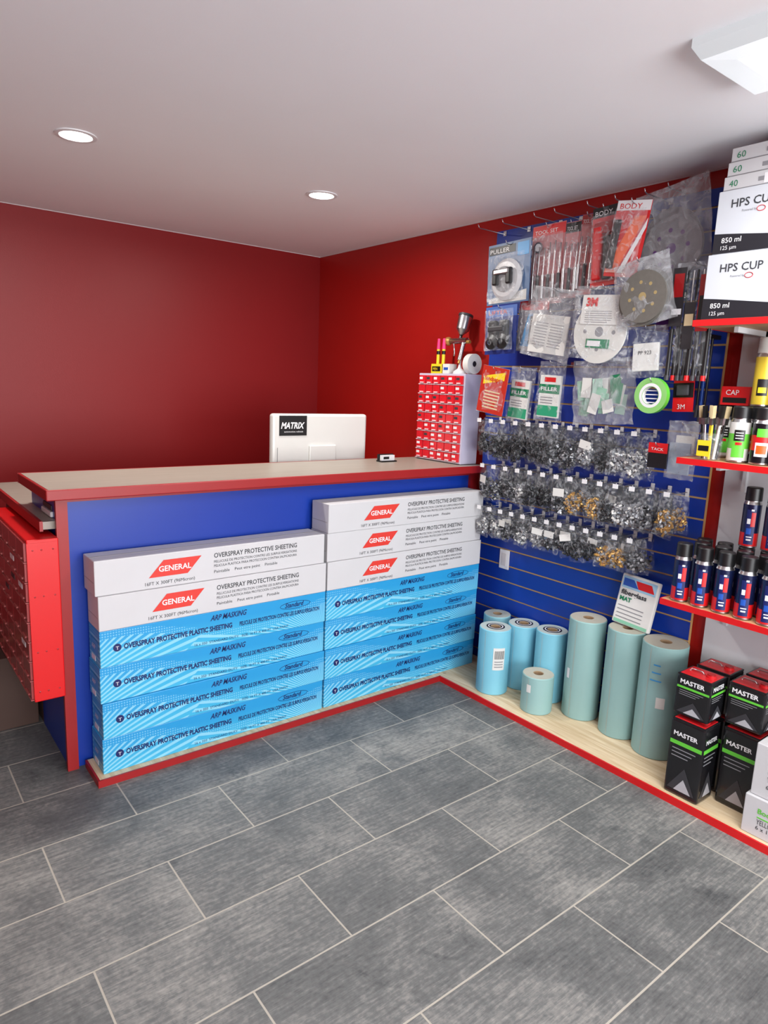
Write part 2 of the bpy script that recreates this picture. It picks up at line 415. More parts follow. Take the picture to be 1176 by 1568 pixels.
b=B('desk_phone'); b.box(.60,.68,2.86,3.02,1.0375,1.06,WHITE,.005); b.box(.61,.67,2.87,2.93,1.06,1.066,BLACK); b.box(.605,.635,2.87,3.01,1.062,1.085,DGREY,.006); b.done()

# ------------------------------------------------------------------ things on the organizer
b=B('paint_spray_gun'); gx,gy,gz=2.77,2.86,1.6805
b.lathe([(.001,0),(.038,0),(.036,.012),(.012,.03),(.007,.05),(.007,.085)],(gx,gy,gz),WHITE)
b.T=Matrix.Translation((gx,gy,gz+.10))@Matrix.Rotation(math.radians(15),4,'Y')@Matrix.Scale(1.22,4)
b.cyl((0,0,-.02),.0105,.09,CHROME,seg=14)
b.tube([(0,-.02,.072),(0,.09,.072)],.014,CHROME,14)
b.lathe([(.014,0),(.02,.01),(.02,.022),(.008,.03)],(0,.09,.072),BRASS,16,'Y')
b.tube([(0,.07,.065),(0,.05,.03),(0,.042,.0)],.0035,CHROME)
b.cyl((0,-.04,.066),.008,.02,BRASS,'Y',12); b.cyl((0,0,-.035),.006,.015,BRASS,seg=10)
b.tube([(0,.03,.08),(0,.03,.105)],.008,CHROME,10)
b.lathe([(.009,.1),(.03,.125),(.033,.185),(.033,.187),(.035,.187),(.035,.197),(.001,.2)],(0,.03,0),[CHROME,CHROME,DGREY,DGREY,DGREY,DGREY],20)
b.done()
b=B('masking_tape_roll')
b.lathe([(.016,0),(.056,0),(.056,.04),(.016,.04),(.016,0)],(2.795,2.768,1.737),PAPER,32,'Y'); b.lathe([(.0001,.004),(.0165,.004)],(2.795,2.768,1.737),BLACK,24,'Y'); b.done()
b=B('marker_display'); b.box(2.74,2.80,2.98,3.07,1.6805,1.735,YELLOW,.002); b.T=WALL(2.74,3.07,1.6805); b.box(.01,.08,.012,.04,0,.001,BLACK); b.text('PEN',.02,.018,.016,YELLOW,z=.002)
b.T=Matrix.Identity(4)
for yy in (3.0,3.045):
    b.cyl((2.77,yy,1.735),.010,.085,YELLOW,seg=12); b.cyl((2.77,yy,1.79),.0105,.02,BLACK,seg=12); b.cyl((2.77,yy,1.82),.011,.06,PINK,seg=12,r2=.008)
b.done()
b=B('small_white_box'); b.box(2.74,2.80,2.915,2.97,1.6805,1.735,PAPER,.002); b.T=WALL(2.74,2.97,1.6805); b.box(.01,.045,.02,.035,0,.001,BLUEP); b.done()

# ------------------------------------------------------------------ peg hooks and hanging merchandise
def add_hook(y,z,length,tag=False,into=None):
    h=into or B('peg_hook'); h.T=WALL(PX-.0005,y,z); h.box(-.010,.010,-.008,.016,0,.004,CHROME)
    h.tube([(0,0,0),(0,0,length),(0,.005,length+.012),(0,.016,length+.018)],.0022,WIRE,6)
    if tag: h.box(-.013,.013,-.008,.012,length+.02,length+.024,WHITE); h.box(-.008,.008,-.018,.018,.003,.006,WHITE)
    if into is None: h.done()
def hang(name, yl, yr, zt_, zb, X=2.76, roll=0, yaw=0, hookit=True):
    k=X/2.8; yl*=k; yr*=k; zt2=1.6+(zt_-1.6)*k; zb2=1.6+(zb-1.6)*k
    w=yl-yr; h=zt2-zb2
    if hookit: add_hook((yl+yr)/2,zt2-.012,PX-X+.01)
    b=B(name, WALL(X,(yl+yr)/2,(zt2+zb2)/2))
    b.T=b.T@Matrix.Rotation(math.radians(yaw),4,'Y')@Matrix.Translation((0,h/2,0))@Matrix.Rotation(math.radians(roll),4,'Z')@Matrix.Translation((0,-h/2,0))
    b.box(-.012,.012,h/2-.02,h/2-.003,-.003,.003,FILM)
    return b,w/2,h/2

b,w,h=hang('suction_cup_dent_puller_pack',2.72,2.43,2.36,2.05,2.70,2)
b.box(-w,w,-h,h,-.004,0,M('slate_blue_card',(84,112,150),.4)); b.box(-w*.95,w*.3,h*.66,h*.92,0,.001,BLACK); b.text('PULLER',-w*.9,h*.70,.022,WHITE,.13,z=.002)
b.poly([(-w*.9,-h*.95),(w*.9,-h*.95),(w*.9,-h*.6),(-w*.9,-h*.8)],.001,PAPER); b.box(w*.4,w*.92,h*.5,h*.92,0,.001,CYANP)
b.lathe([(.068,.0),(.098,.004),(.102,.012),(.085,.026),(.03,.030)],(0,-h*.22,0),M('cup_white',(200,200,202),.35),28)
b.lathe([(.03,.02),(.062,.031),(.062,.034),(.0001,.034)],(0,-h*.22,0),GREY,24)
b.box(-.062,-.028,-h*.22-.03,-h*.22+.05,.03,.055,BLACK,.008); b.box(.028,.062,-h*.22-.03,-h*.22+.05,.03,.055,BLACK,.008); b.box(-.05,.05,-h*.22+.02,-h*.22+.045,.035,.06,CHROME,.005)
b.pouch(0,-h*.15,w*1.7,h*1.5,.05,FILM,z=.022,crumple=.002); b.done()
for i,(yl,yr,zt_,zb,col,hd) in enumerate([(2.42,2.22,2.41,2.03,PINKC,RED),(2.215,2.13,2.40,2.05,PINKC,BLACK),(2.125,2.04,2.42,2.06,M('rose_card',(180,72,72),.4),DRED)]):
    b,w,h=hang('steel_pick_tool_set',yl,yr,zt_,zb,2.75,1-i)
    b.box(-w,w,-h,h,-.004,0,col); b.box(-w,w,h*.72,h*.98,0,.001,hd); b.text('TOOL SET',-w*.85,h*.78,.018,WHITE,w*1.4,z=.002)
    n=6 if i==0 else 3
    for j in range(n):
        x=-w*.8+j*(w*1.6/(n-1)); hh=h*(1.25+.15*random.random())
        b.tube([(x,-h*.85,.008),(x,-h*.85+hh*.5,.008),(x+.003,-h*.85+hh*.8,.008),(x+.008,-h*.85+hh,.012)],.0036,CHROME,6)
        b.cyl((x,-h*.85,.008),.008,.11,BLACK if j%2 else CHROME,'Y',8)
    if i==0: b.cyl((-w*.55,h*.45,.004),.026,.006,CHROME); b.cyl((-w*.55,h*.45,.01),.018,.001,WHITE)
    b.pouch(0,-h*.1,w*1.9,h*1.7,.03,FILM,z=.012,crumple=.002); b.done()
for i,(yl,yr,zt_,zb,rl) in enumerate([(2.07,1.93,2.44,2.09,3),(1.94,1.77,2.44,2.12,-8)]):
    b,w,h=hang('red_scraper_pack',yl,yr,zt_,zb,2.69-.05*i,rl)
    b.box(-w,w,-h,h,-.004,0,RED); b.box(-w,w,h*.74,h,0,.001,WHITE if i else BLACK)
    b.text('BODY',-w*.8,h*.78,.022,WHITE if not i else RED,w*1.3,z=.002)
    if i==0:
        b.box(-w*.75,-w*.1,-h*.85,h*.5,0,.022,RED,.008); b.box(-w*.7,w*.7,h*.3,h*.6,.0,.018,DRED,.005); b.box(w*.0,w*.6,-h*.85,h*.25,0,.014,BLACK,.004)
    else:
        b.poly([(-w,-h*.9),(-w*.3,-h*.9),(w*.9,h*.6),(w*.2,h*.6)],.002,ORANGE); b.poly([(-w*.2,-h*.9),(w*.1,-h*.9),(w,h*.3),(w,h*.55)],.003,WHITE); b.box(-w*.9,-w*.5,-h*.8,h*.5,0,.014,BLACK,.005)
    b.pouch(0,-h*.05,w*1.9,h*1.7,.03,FILM,z=.012,crumple=.002); b.done()
b,w,h=hang('dent_lifter_pack',2.71,2.49,2.04,1.79,2.71,2)
b.box(-w,w,-h,h,-.004,0,M('mid_blue_card',(30,50,120),.4)); b.box(-w,w,h*.55,h,0,.001,M('sky_band',(70,105,175),.4)); b.text('LIFTER',-w*.8,h*.66,.02,ORANGE,w*1.2,z=.002)
b.box(-w*.6,-w*.1,-h*.6,h*.40,0,.03,BLACK,.01); b.box(w*.1,w*.6,-h*.6,h*.40,0,.03,BLACK,.01); b.box(-w*.5,w*.5,-h*.1,h*.15,.02,.045,DGREY,.008)
b.lathe([(.036,0),(.038,.01),(.016,.02)],(-w*.35,-h*.5,.02),BLACK); b.lathe([(.036,0),(.038,.01),(.016,.02)],(w*.35,-h*.5,.02),BLACK)
b.pouch(0,0,w*1.8,h*1.7,.045,FILM,z=.018,crumple=.002); b.done()
b,w,h=hang('plastic_spreader_pack',2.47,2.28,2.05,1.80,2.74,-3)
b.box(-w,w,-h,h,-.003,0,M('grey_card',(130,130,142),.4)); b.box(-w,w,h*.65,h,0,.001,RED); b.poly([(-w*.7,-h*.8),(w*.7,-h*.8),(w*.3,h*.5),(-w*.3,h*.5)],.003,CYANP); b.box(-.008,.008,-h*.7,h*.4,.003,.01,BLACK)
b.pouch(0,0,w*1.9,h*1.9,.03,FILM,z=.008,crumple=.004); b.done()
def disc(b,cx,cy,r,z,m,hole=None):
    b.lathe([(.0001,z+.0052),(r*.16,z+.0052),(r*.16,z+.005),(r*.5,z+.005),(r,z+.004),(r,z-.004),(.0001,z-.004)],(cx,cy,0),[hole or m,hole or m,m,m,m,m],36)
    if hole:
        for k in range(8):
            a=k*math.pi/4; b.cyl((cx+r*.55*math.cos(a),cy+r*.55*math.sin(a),z+.004),r*.07,.0014,hole,seg=10)
def bag(name,yl,yr,zt_,zb,X,roll,fill,th=.03,heavy=False,seed=1,yaw=None):
    b,w,h=hang(name,yl,yr,zt_,zb,X,roll,random.uniform(-3,3))
    fill(b,w,h)
    b.pouch(0,0,w*2,h*2,th,HFILM if heavy else FILM,nx=12,ny=14,crumple=.014,seed=seed)
    b.box(-w*.95,w*.95,h*.9,h,-.001,.001,FILM); b.done()
def f_paper(b,w,h):
    b.box(-w*.78,w*.78,-h*.85,h*.25,-.004,.004,PAPER,T=Matrix.Rotation(.05,4,'Z'))
    for i in range(9):
        b.box(-w*.6,-w*.05,-h*.65+i*h*.08,-h*.63+i*h*.08,.0045,.0052,GREY)
        b.box(w*.05,w*.6,-h*.65+i*h*.08,-h*.63+i*h*.08,.0045,.0052,GREY)
def f_disc(m,hole,n=3):
    def f(b,w,h):
        for i in range(n):
            disc(b,random.uniform(-.1,.1)*w,-h*.18+random.uniform(-.1,.1)*h,min(w,h)*.80,-.012+i*.010,m,hole)
    return f
def f_3m(b,w,h):
    disc(b,0,-h*.25,min(w,h)*.9,0,M('white_pad',(205,205,200),.7),GREY)
    b.box(-w*.7,w*.6,-h*.05,h*.75,.006,.010,PAPER); b.text('3M',-w*.55,h*.45,.034,RED,z=.0115,bold=.05)
    for i in range(6): b.box(-w*.55,w*(.2+.2*random.random()),h*.0+i*h*.06,h*.015+i*h*.06,.010,.0108,GREY)
    b.box(-w*.4,w*.4,-h*.7,-h*.45,.006,.0075,DGREEN); b.box(-w*.35,w*.1,-h*.65,-h*.5,.0075,.0085,WHITE)
def f_small(b,w,h):
    b.box(-w*.7,w*.6,-h*.75,h*.35,-.006,.008,PAPER,.003); b.text('PP 923',-w*.4,-h*.1,.016,INK,z=.0095)
def f_green(b,w,h):
    b.box(-w*.75,w*.75,-h*.85,h*.55,-.008,.010,PAPER,.003); b.box(-w*.75,w*.75,-h*.05,h*.25,.010,.0112,DGREEN); b.box(-w*.75,w*.75,-h*.8,-h*.45,.010,.0112,M('teal',(40,150,110),.4)); b.box(-w*.4,w*.4,h*.33,h*.48,.010,.0112,RED)
    b.text('FILLER',-w*.6,h*.04,.018,WHITE,w*1.2,z=.0125,bold=.02)
    for i in range(3): b.box(-w*.6,w*.3,-h*.38+i*h*.09,-h*.35+i*h*.09,.010,.0112,GREY)
def f_gloves(b,w,h):
    cols=[M('pale_green',(130,190,160),.4),PAPER,DGREEN,M('mint',(165,200,185),.4)]
    for i in range(26):
        x=random.uniform(-.85,.50)*w; y=random.uniform(-.85,-.15)*h
        b.box(x,x+w*.32,y,y+h*.62,-.016+i*.0014,-.015+i*.0014,cols[i%4],T=Matrix.Rotation(random.uniform(-.3,.3),4,'Z'))
    b.box(w*.0,w*.35,-h*.7,-h*.3,.022,.023,PAPER,T=Matrix.Rotation(.2,4,'Z'))
PAD=M('grey_scuff_pad',(130,128,132),.9,0,.15,50,.3,200); PAD2=M('sanding_disc',(100,96,90),.8,0,.15,60)
GOLD=M('gold_backing',(160,140,95),.6)
bag('bagged_scuff_discs',1.86,1.52,2.47,2.06,2.76,8,f_disc(PAD,PURPLE,3),.04,True,seed=3)
bag('bagged_sanding_discs',1.94,1.66,2.19,1.90,2.60,12,f_disc(PAD2,GOLD,4),.04,True,seed=5)
bag('bagged_instruction_sheets',2.38,2.09,2.10,1.76,2.67,-10,f_paper,.03,True,seed=7)
bag('bagged_backing_pad',2.12,1.80,2.09,1.76,2.62,-4,f_3m,.04,seed=9)
bag('bagged_small_pads',1.82,1.63,1.90,1.68,2.66,3,f_small,.03,seed=11)
bag('bagged_filler_pack',2.50,2.33,1.72,1.43,2.74,-4,f_green,.03,seed=13)
bag('bagged_filler_pack',2.31,2.14,1.75,1.45,2.71,-2,f_green,.03,seed=15)
bag('bagged_cloth_strips',2.10,1.77,1.76,1.46,2.67,4,f_gloves,.05,True,seed=17)
b,w,h=hang('sandpaper_card_pack',2.70,2.51,1.72,1.47,2.68,-8)
b.box(-w,w,-h,h,-.004,.004,M('orange_red_card',(180,40,26),.4)); b.poly([(-w*.8,h*.2),(w*.8,h*.5),(w*.8,h*.85),(-w*.8,h*.55)],.005,YELLOW); b.text('Sandpaper',-w*.72,h*.40,.022,RED,w*1.4,z=.006,bold=.02)
for i in range(6): b.box(-w*.6,w*.6,-h*.8+i*h*.14,-h*.74+i*h*.14,.004,.005,TAN)
b.pouch(0,0,w*2.05,h*2.05,.012,FILM); b.done()
b,w,h=hang('green_masking_tape_roll',1.75,1.60,1.675,1.53,2.63,0)
b.lathe([(.036,-.012),(.073,-.012),(.073,.012),(.036,.012),(.036,-.012)],(0,0,0),[GREEN,GREEN,M('tape_side_green',(130,190,105),.6),PAPER],36)
b.lathe([(.038,.0125),(.050,.0125)],(0,0,0),WHITE,36)
for i in range(4): b.box(-.03,.03,-.03+i*.016,-.026+i*.016,.0,.001,WHITE)
b.done()
b,w,h=hang('red_black_knife_pack',1.58,1.49,1.69,1.54,2.68,3)
b.box(-w,w,-h,h,-.004,0,RED); b.box(-w,w,-h*.2,h*.6,0,.002,BLACK); b.box(-w*.6,w*.6,-h*.1,h*.5,.002,.012,DGREY,.004); b.text('3M',-w*.5,-h*.85,.02,WHITE,z=.002); b.done()
b,w,h=hang('purple_pad_card',1.69,1.63,2.05,1.88,2.72); b.box(-w,w,-h,h,-.004,.004,PURPLE); b.box(-w*.6,w*.6,0,h*.5,.004,.005,WHITE); b.done()
b,w,h=hang('red_black_card_pack',1.66,1.57,1.40,1.29,2.66); b.box(-w,w,-h,h,-.004,.004,BLACK); b.box(-w,w,h*.2,h,.004,.005,RED); b.text('TACK',-w*.7,h*.4,.012,WHITE,w*1.3,z=.006); b.done()
b,w,h=hang('long_handle_tool_bundle',1.62,1.44,2.15,1.68,2.66)
for i in range(8):
    x=-w+.012+i*(2*w-.024)/7; z=random.uniform(-.01,.02); l=random.uniform(.8,1.15)
    b.cyl((x,-h,z),.0085,h*l,BLACK,'Y',10); b.cyl((x,-h+h*l,z),.004,h*(1.85-l),CHROME if i%2 else BLACK,'Y',8); b.cyl((x,-h-.01,z),.0095,.02,RED if i%3==1 else DGREY,'Y',10)
DC=M('dark_card',(40,38,42),.4)
b.box(-w*.98,-w*.35,-h*.1,h*.9,.026,.028,DC); b.box(-w*.9,-w*.42,h*.4,h*.8,.028,.029,DRED); b.box(-w*.9,-w*.42,h*.1,h*.2,.028,.029,WHITE)
b.box(-w*.25,w*.25,-h*.5,h*.3,.026,.028,DC); b.box(-w*.2,w*.2,-h*.1,h*.1,.028,.029,TAN)
b.box(w*.35,w*.9,-h*.2,h*.75,.026,.028,DRED); b.box(w*.4,w*.85,h*.0,h*.4,.028,.029,BLACK)
b.pouch(0,0,w*2.0,h*2.0,.04,FILM,crumple=.003); b.done()
b,w,h=hang('black_rod_tools',1.47,1.43,1.88,1.55,2.80,hookit=False)
for i in range(3):
    x=-w+.004+i*(2*w-.008)/2; b.cyl((x,-h-.02*i,0),.0055,2*h,BLACK if i!=1 else BLUEP,'Y',8); b.cyl((x,-h-.02*i-.03,0),.008,.05,DGREY if i!=2 else BLUEP,'Y',8)
b.box(-w,w,h*.75,h*.85,-.060,.01,BLACK); b.done()
for y in (2.665,2.50,2.30,2.18,2.0,1.86,1.72): add_hook(y,2.418,.19)

# ------------------------------------------------------------------ rows of small hardware bags
def bag_row(name,y0,y1,zt_,zb,n,seed,pal):
    random.seed(seed); b=B(name)
    for i in range(n):
        y=y0+(y1-y0)*(i+.5)/n
        base=pal[int(i/n*len(pal))]
        add_hook(y,zt_,.15,True,b)
        for d,k in ((.05,0),(.09,1),(.135,2)):
            w=random.uniform(.085,.105); h=(zt_-zb)*random.uniform(.88,1.06)
            b.T=WALL(PX-d,y+random.uniform(-.012,.012),zt_+.004)@Matrix.Rotation(math.radians(random.uniform(-14,14)),4,'Z')@Matrix.Rotation(math.radians(random.uniform(-18,18)),4,'Y')
            b.pouch(0,-h/2,w,h,.040,BFILM,nx=6,ny=8,crumple=.012,seed=seed+i*3+k)
            cnt=90 if k==2 else 36
            for q in range(cnt):
                a_=random.random()**.5; th_=random.uniform(0,2*math.pi)
                u=.39*a_*math.cos(th_); v=.34+.27*a_*math.sin(th_)
                s=random.uniform(.006,.012); mm=random.choice(base)
                TT=Matrix.Translation((u*w,-h+v*h,random.uniform(-.013,.013)))@Matrix.Rotation(random.uniform(0,6),4,Vector((random.random(),random.random(),random.random()+.1)).normalized())
                if random.random()<.5: b.box(-s,s,-s*.4,s*.4,-s*.3,s*.3,mm,T=TT)
                else: b.cyl((0,0,-s/2),s*.6,s*1.2,mm,seg=7,T=TT)
            if random.random()<.15: b.box(-w*.3,w*.3,-h*.5,-h*.3,.021,.022,PAPER)
    b.T=Matrix.Identity(4); return b.done()
SIL=M('silver_clip',(150,152,156),.4,.5)
K=[BLACK,BLACK,BLACK,DGREY]; S=[SIL,SIL,PAPER,GREY]; G=[BRASS,BRASS,BRASS,SIL]; KS=[BLACK,SIL,DGREY]
bag_row('hardware_clip_bags',2.645,1.63,1.435,1.225,12,21,[K,K,K,K,K,KS,S,K,S,S])
bag_row('hardware_clip_bags',2.60,1.45,1.195,.995,14,22,[KS,KS,S,K,K,KS,G,K,S,S,KS,G])
bag_row('hardware_clip_bags',2.60,1.60,.965,.80,13,23,[S,KS,K,S,KS,K,K,G,G,KS])
b=B('wall_outlet_plate'); b.T=WALL(PX-.0005,2.50,.66); b.box(-.035,.035,-.05,.06,0,.008,WHITE,.003); b.box(-.016,.016,-.03,.04,.008,.011,M('outlet_insert',(205,200,200),.3),.001); b.done()

# ------------------------------------------------------------------ paper rolls on the platform
def roll(x,y,r,h,col,black=False,label=None):
    b=B('masking_paper_roll'); z=.0305
    pm=M('roll_paper_'+col,{'blue':(120,188,208),'grey':(140,178,176),'teal':(132,182,190)}[col],.55,0,.05,7,.12,25)
    core=M('roll_core',(150,125,95),.8); endm=M('roll_end_'+col,{'blue':(175,188,186),'grey':(180,178,164),'teal':(172,178,170)}[col],.8,0,.08,30)
    b.lathe([(.02,.004),(r-.003,0),(r,.004),(r,h-.004),(r-.003,h),(.026,h),(.022,h-.002),(.02,h-.05),(.0001,h-.05)],(x,y,z),[endm,pm,pm,pm,endm,core,core,DGREY],40)
    if black: b.lathe([(.027,h+.0008),(.048,h+.0008)],(x,y,z),BLACK,32); b.lathe([(.034,h+.0014),(.040,h+.0014)],(x,y,z),WHITE,32)
    def patch(a,wa,z0,z1,m,off=.0012):
        n=8; vs=[];fs=[]
        for i in range(n+1):
            t=a-wa/2+wa*i/n
            for zz in (z0,z1): vs.append((x+(r+off)*math.cos(t),y+(r+off)*math.sin(t),z+zz))
        for i in range(n): fs.append((2*i,2*i+2,2*i+3,2*i+1))
        b.add(vs,fs,m,True)
    ang=math.atan2(-y,-x)
    patch(ang-.6,.02,.01,h-.01,endm,.0008)
    if label=='bar':
        patch(ang+.35,.75,.14,.26,PAPER)
        for i in range(14): patch(ang+.08+i*.045,.02,.20,.245,BLACK,.002)
        for k in range(3): patch(ang+.35,.55,.155+k*.014,.160+k*.014,GREY,.002)
    if label=='tag': patch(ang-.55,.3,.11,.15,PAPER)
    if label=='arrow':
        for q in range(3): patch(ang-.25,.5-.1*q,.36+q*.035,.366+q*.035,CYANP)
        patch(ang+.05,.38,.24,.29,PAPER)
    if label=='blue': patch(ang-.9,.2,.2,.25,WHITE)
    return b.done((x,y,z))
roll(2.765,2.44,.074,.35,'teal')
roll(2.60,2.30,.083,.35,'blue',True,'bar')
roll(2.772,2.255,.082,.35,'blue',True)
roll(2.775,2.07,.080,.37,'blue',True)
roll(2.62,2.015,.078,.19,'grey',False,'tag')
roll(2.768,1.86,.088,.50,'grey',False,'blue')
roll(2.768,1.645,.088,.515,'grey')
roll(2.755,1.45,.096,.515,'grey',False,'arrow')
b=B('fiberglass_mat_pack', WALL(2.775,1.64,.549)@Matrix.Rotation(math.radians(-10),4,'X')@Matrix.Rotation(math.radians(-3),4,'Z'))
b.box(-.095,.095,0,.235,-.012,.012,PAPER,.006)
b.box(-.085,.085,.17,.225,.012,.0135,M('pale_blue_band',(150,190,215),.4)); b.poly([(.0,.18),(.08,.18),(.06,.215),(-.02,.215)],.0142,RED); b.poly([(-.08,.18),(-.0,.18),(-.03,.215),(-.08,.215)],.0142,BLUEP)
b.text('fiberglass',-.08,.14,.022,INK,.13,z=.014,bold=.03); b.text('MAT',-.08,.11,.02,DGREEN,.06,z=.014,bold=.04)
for i in range(4): b.box(-.08,.05,.03+i*.018,.034+i*.018,.012,.0132,GREY)
b.box(-.085,.085,.005,.02,.012,.0135,M('pale_green',(150,195,170),.4)); b.done()

# ------------------------------------------------------------------ tins
TIN=M('black_tin',(22,22,25),.25,0,.05,8,coat=.3)
REDT=M('red_tin_lid',(190,30,35),.3)
def tin(x,y,z,h,wx=.12,wy=.14):
    b=B('thinner_tin')
    b.box(x,x+wx,y,y+wy,z,z+h,TIN,.008)
    b.box(x+.001,x+wx-.001,y+.001,y+wy-.001,z+h-.004,z+h+.004,TIN,.003); b.box(x+.008,x+wx-.008,y+.008,y+wy-.008,z+h,z+h+.0055,REDT,.002)
    b.cyl((x+wx/2,y+.035,z+h+.004),.019,.010,REDT,seg=20); b.cyl((x+wx/2,y+.035,z+h+.014),.015,.004,DRED,seg=16)
    b.tube([(x+wx/2,y+wy-.02,z+h+.004),(x+wx/2,y+wy-.03,z+h+.014),(x+wx/2,y+wy-.07,z+h+.014),(x+wx/2,y+wy-.08,z+h+.004)],.003,CHROME)
    for fr,W in ((WALL(x,y+wy,z),wy),(FRONT(x,y,z),wx)):
        b.T=fr
        b.text('MASTER',W*.12,h*.80,.018,WHITE,W*.7,bold=.03)
        b.box(W*.04,W*.96,h*.68,h*.73,0,.001,GREEN)
        for i in range(3): b.box(W*.12,W*(.8-.1*i),h*(.62-.05*i),h*(.63-.05*i),0,.001,GREY)
        b.poly([(W*.1,h*.08),(W*.9,h*.08),(W*.55,h*.4)],.001,DGREY); b.poly([(W*.3,h*.08),(W*.8,h*.08),(W*.55,h*.25)],.0016,M('lite_grey',(170,170,175),.5))
    b.T=Matrix.Identity(4); return b.done()
Z0=.0305
tin(2.50,1.115,Z0,.315); tin(2.655,1.115,Z0,.315); tin(2.60,.955,Z0,.315); tin(2.735,.955,Z0,.315)
Z1=Z0+.315+.0195
tin(2.51,1.12,Z1,.165); tin(2.655,1.12,Z1,.165); tin(2.60,.96,Z1,.165); tin(2.735,.96,Z1,.165)
def pcart(z,h,x=2.50,y1=.945,y0=.55):
    b=B('white_product_carton'); b.box(x,2.85,y0,y1,z,z+h,CARTW,.003)
    b.T=WALL(x,y1,z)
    b.text('Body Filler',.05,h*.62,.02,GREEN,.12,bold=.02); b.box(.05,.2,h*.5,h*.53,0,.001,GREEN); b.text('YELLOW PUTTY',.05,h*.34,.02,INK,.13); b.text('6 x 1L',.05,h*.2,.016,INK)
    b.T=Matrix.Identity(4); b.box(x+.001,2.849,(y0+y1)/2-.02,(y0+y1)/2+.02,z+h,z+h+.0006,FLAP); return b.done()
pcart(Z0,.15); pcart(Z0+.151,.20,2.512,.935)

# ------------------------------------------------------------------ shelf unit
SHW=M('shelf_birch',(196,150,110),.5,0,.08,4,stretch=(8,1,1)); SHWT=M('shelf_white_back',(205,207,211),.5)
b=B('shelving_unit')
b.box(2.868,2.888,.1,1.345,.03,2.40,SHWT)
for z in (.80,1.37,1.885):
    b.box(2.537,2.868,.1,1.38,z-.02,z,SHW); b.box(2.53,2.537,.1,1.38,z-.022,z+.001,RED)
    b.box(2.537,2.868,1.38,1.383,z-.022,z+.001,RED)
    for y in (1.25,.7):
        b.box(2.62,2.868,y,y+.015,z-.04,z-.02,SHWT); b.box(2.85,2.868,y,y+.015,z-.14,z-.02,SHWT)
b.box(2.537,2.868,.1,.12,.03,2.4,SHWT)
b.done()
def cupbox(z,h,x,y1):
    b=B('mixing_cup_box'); W=.62; b.box(x,x+.31,y1-W,y1,z,z+h,M('gloss_white_card',(196,200,206),.3),.002)
    for fr,w2 in ((WALL(x,y1,z),W),(FRONT(x,y1-W,z),.31)):
        b.T=fr
        n=14; top=[(w2*i/n, h*(.33-.24*math.sin(math.pi*.5*i/n)**1.2+.16*(i/n)**4)) for i in range(n+1)]
        b.poly([(0,.001),(w2,.001)]+top[::-1],.0012,M('box_black',(34,34,40),.35))
        b.text('HPS CUP',.05,h*.72,.028,INK,.15,bold=.012); b.text('Powered by',.09,h*.63,.008,GREY,.05)
        b.tube([(.155+.014*math.cos(a*math.pi/8),h*.64+.009*math.sin(a*math.pi/8),.001) for a in range(17)],.0012,RED,4)
        b.text('850 ml',.03,h*.17,.018,WHITE,.07,z=.0022,bold=.01); b.text('125 µm',.03,h*.06,.014,WHITE,.055,z=.0022)
        if w2>.5: b.text('850',.36,h*.45,.05,GREY,.1)
    b.T=Matrix.Identity(4); return b.done()
cupbox(1.8865,.228,2.54,1.355); cupbox(2.1155,.215,2.545,1.345)
def flatbox(z,h,x,y1,txt):
    b=B('sanding_disc_box'); b.box(x,x+.28,y1-.5,y1,z,z+h,CARTW,.002); b.T=WALL(x,y1,z)
    b.text(txt,.02,h*.25,.022,DGREEN,.03); b.box(.12,.3,h*.3,h*.6,0,.001,GREY); b.box(.14,.2,h*.1,h*.8,0,.0012,WHITE); b.box(0,.5,h*.02,h*.06,0,.001,GREY)
    b.T=Matrix.Identity(4); return b.done()
z=2.331
for i,t in enumerate(('40','60','60')): flatbox(z,.047,2.55+.004*i,1.335-.006*i,t); z+=.048
flatbox(z,.036,2.60,1.19,'80')

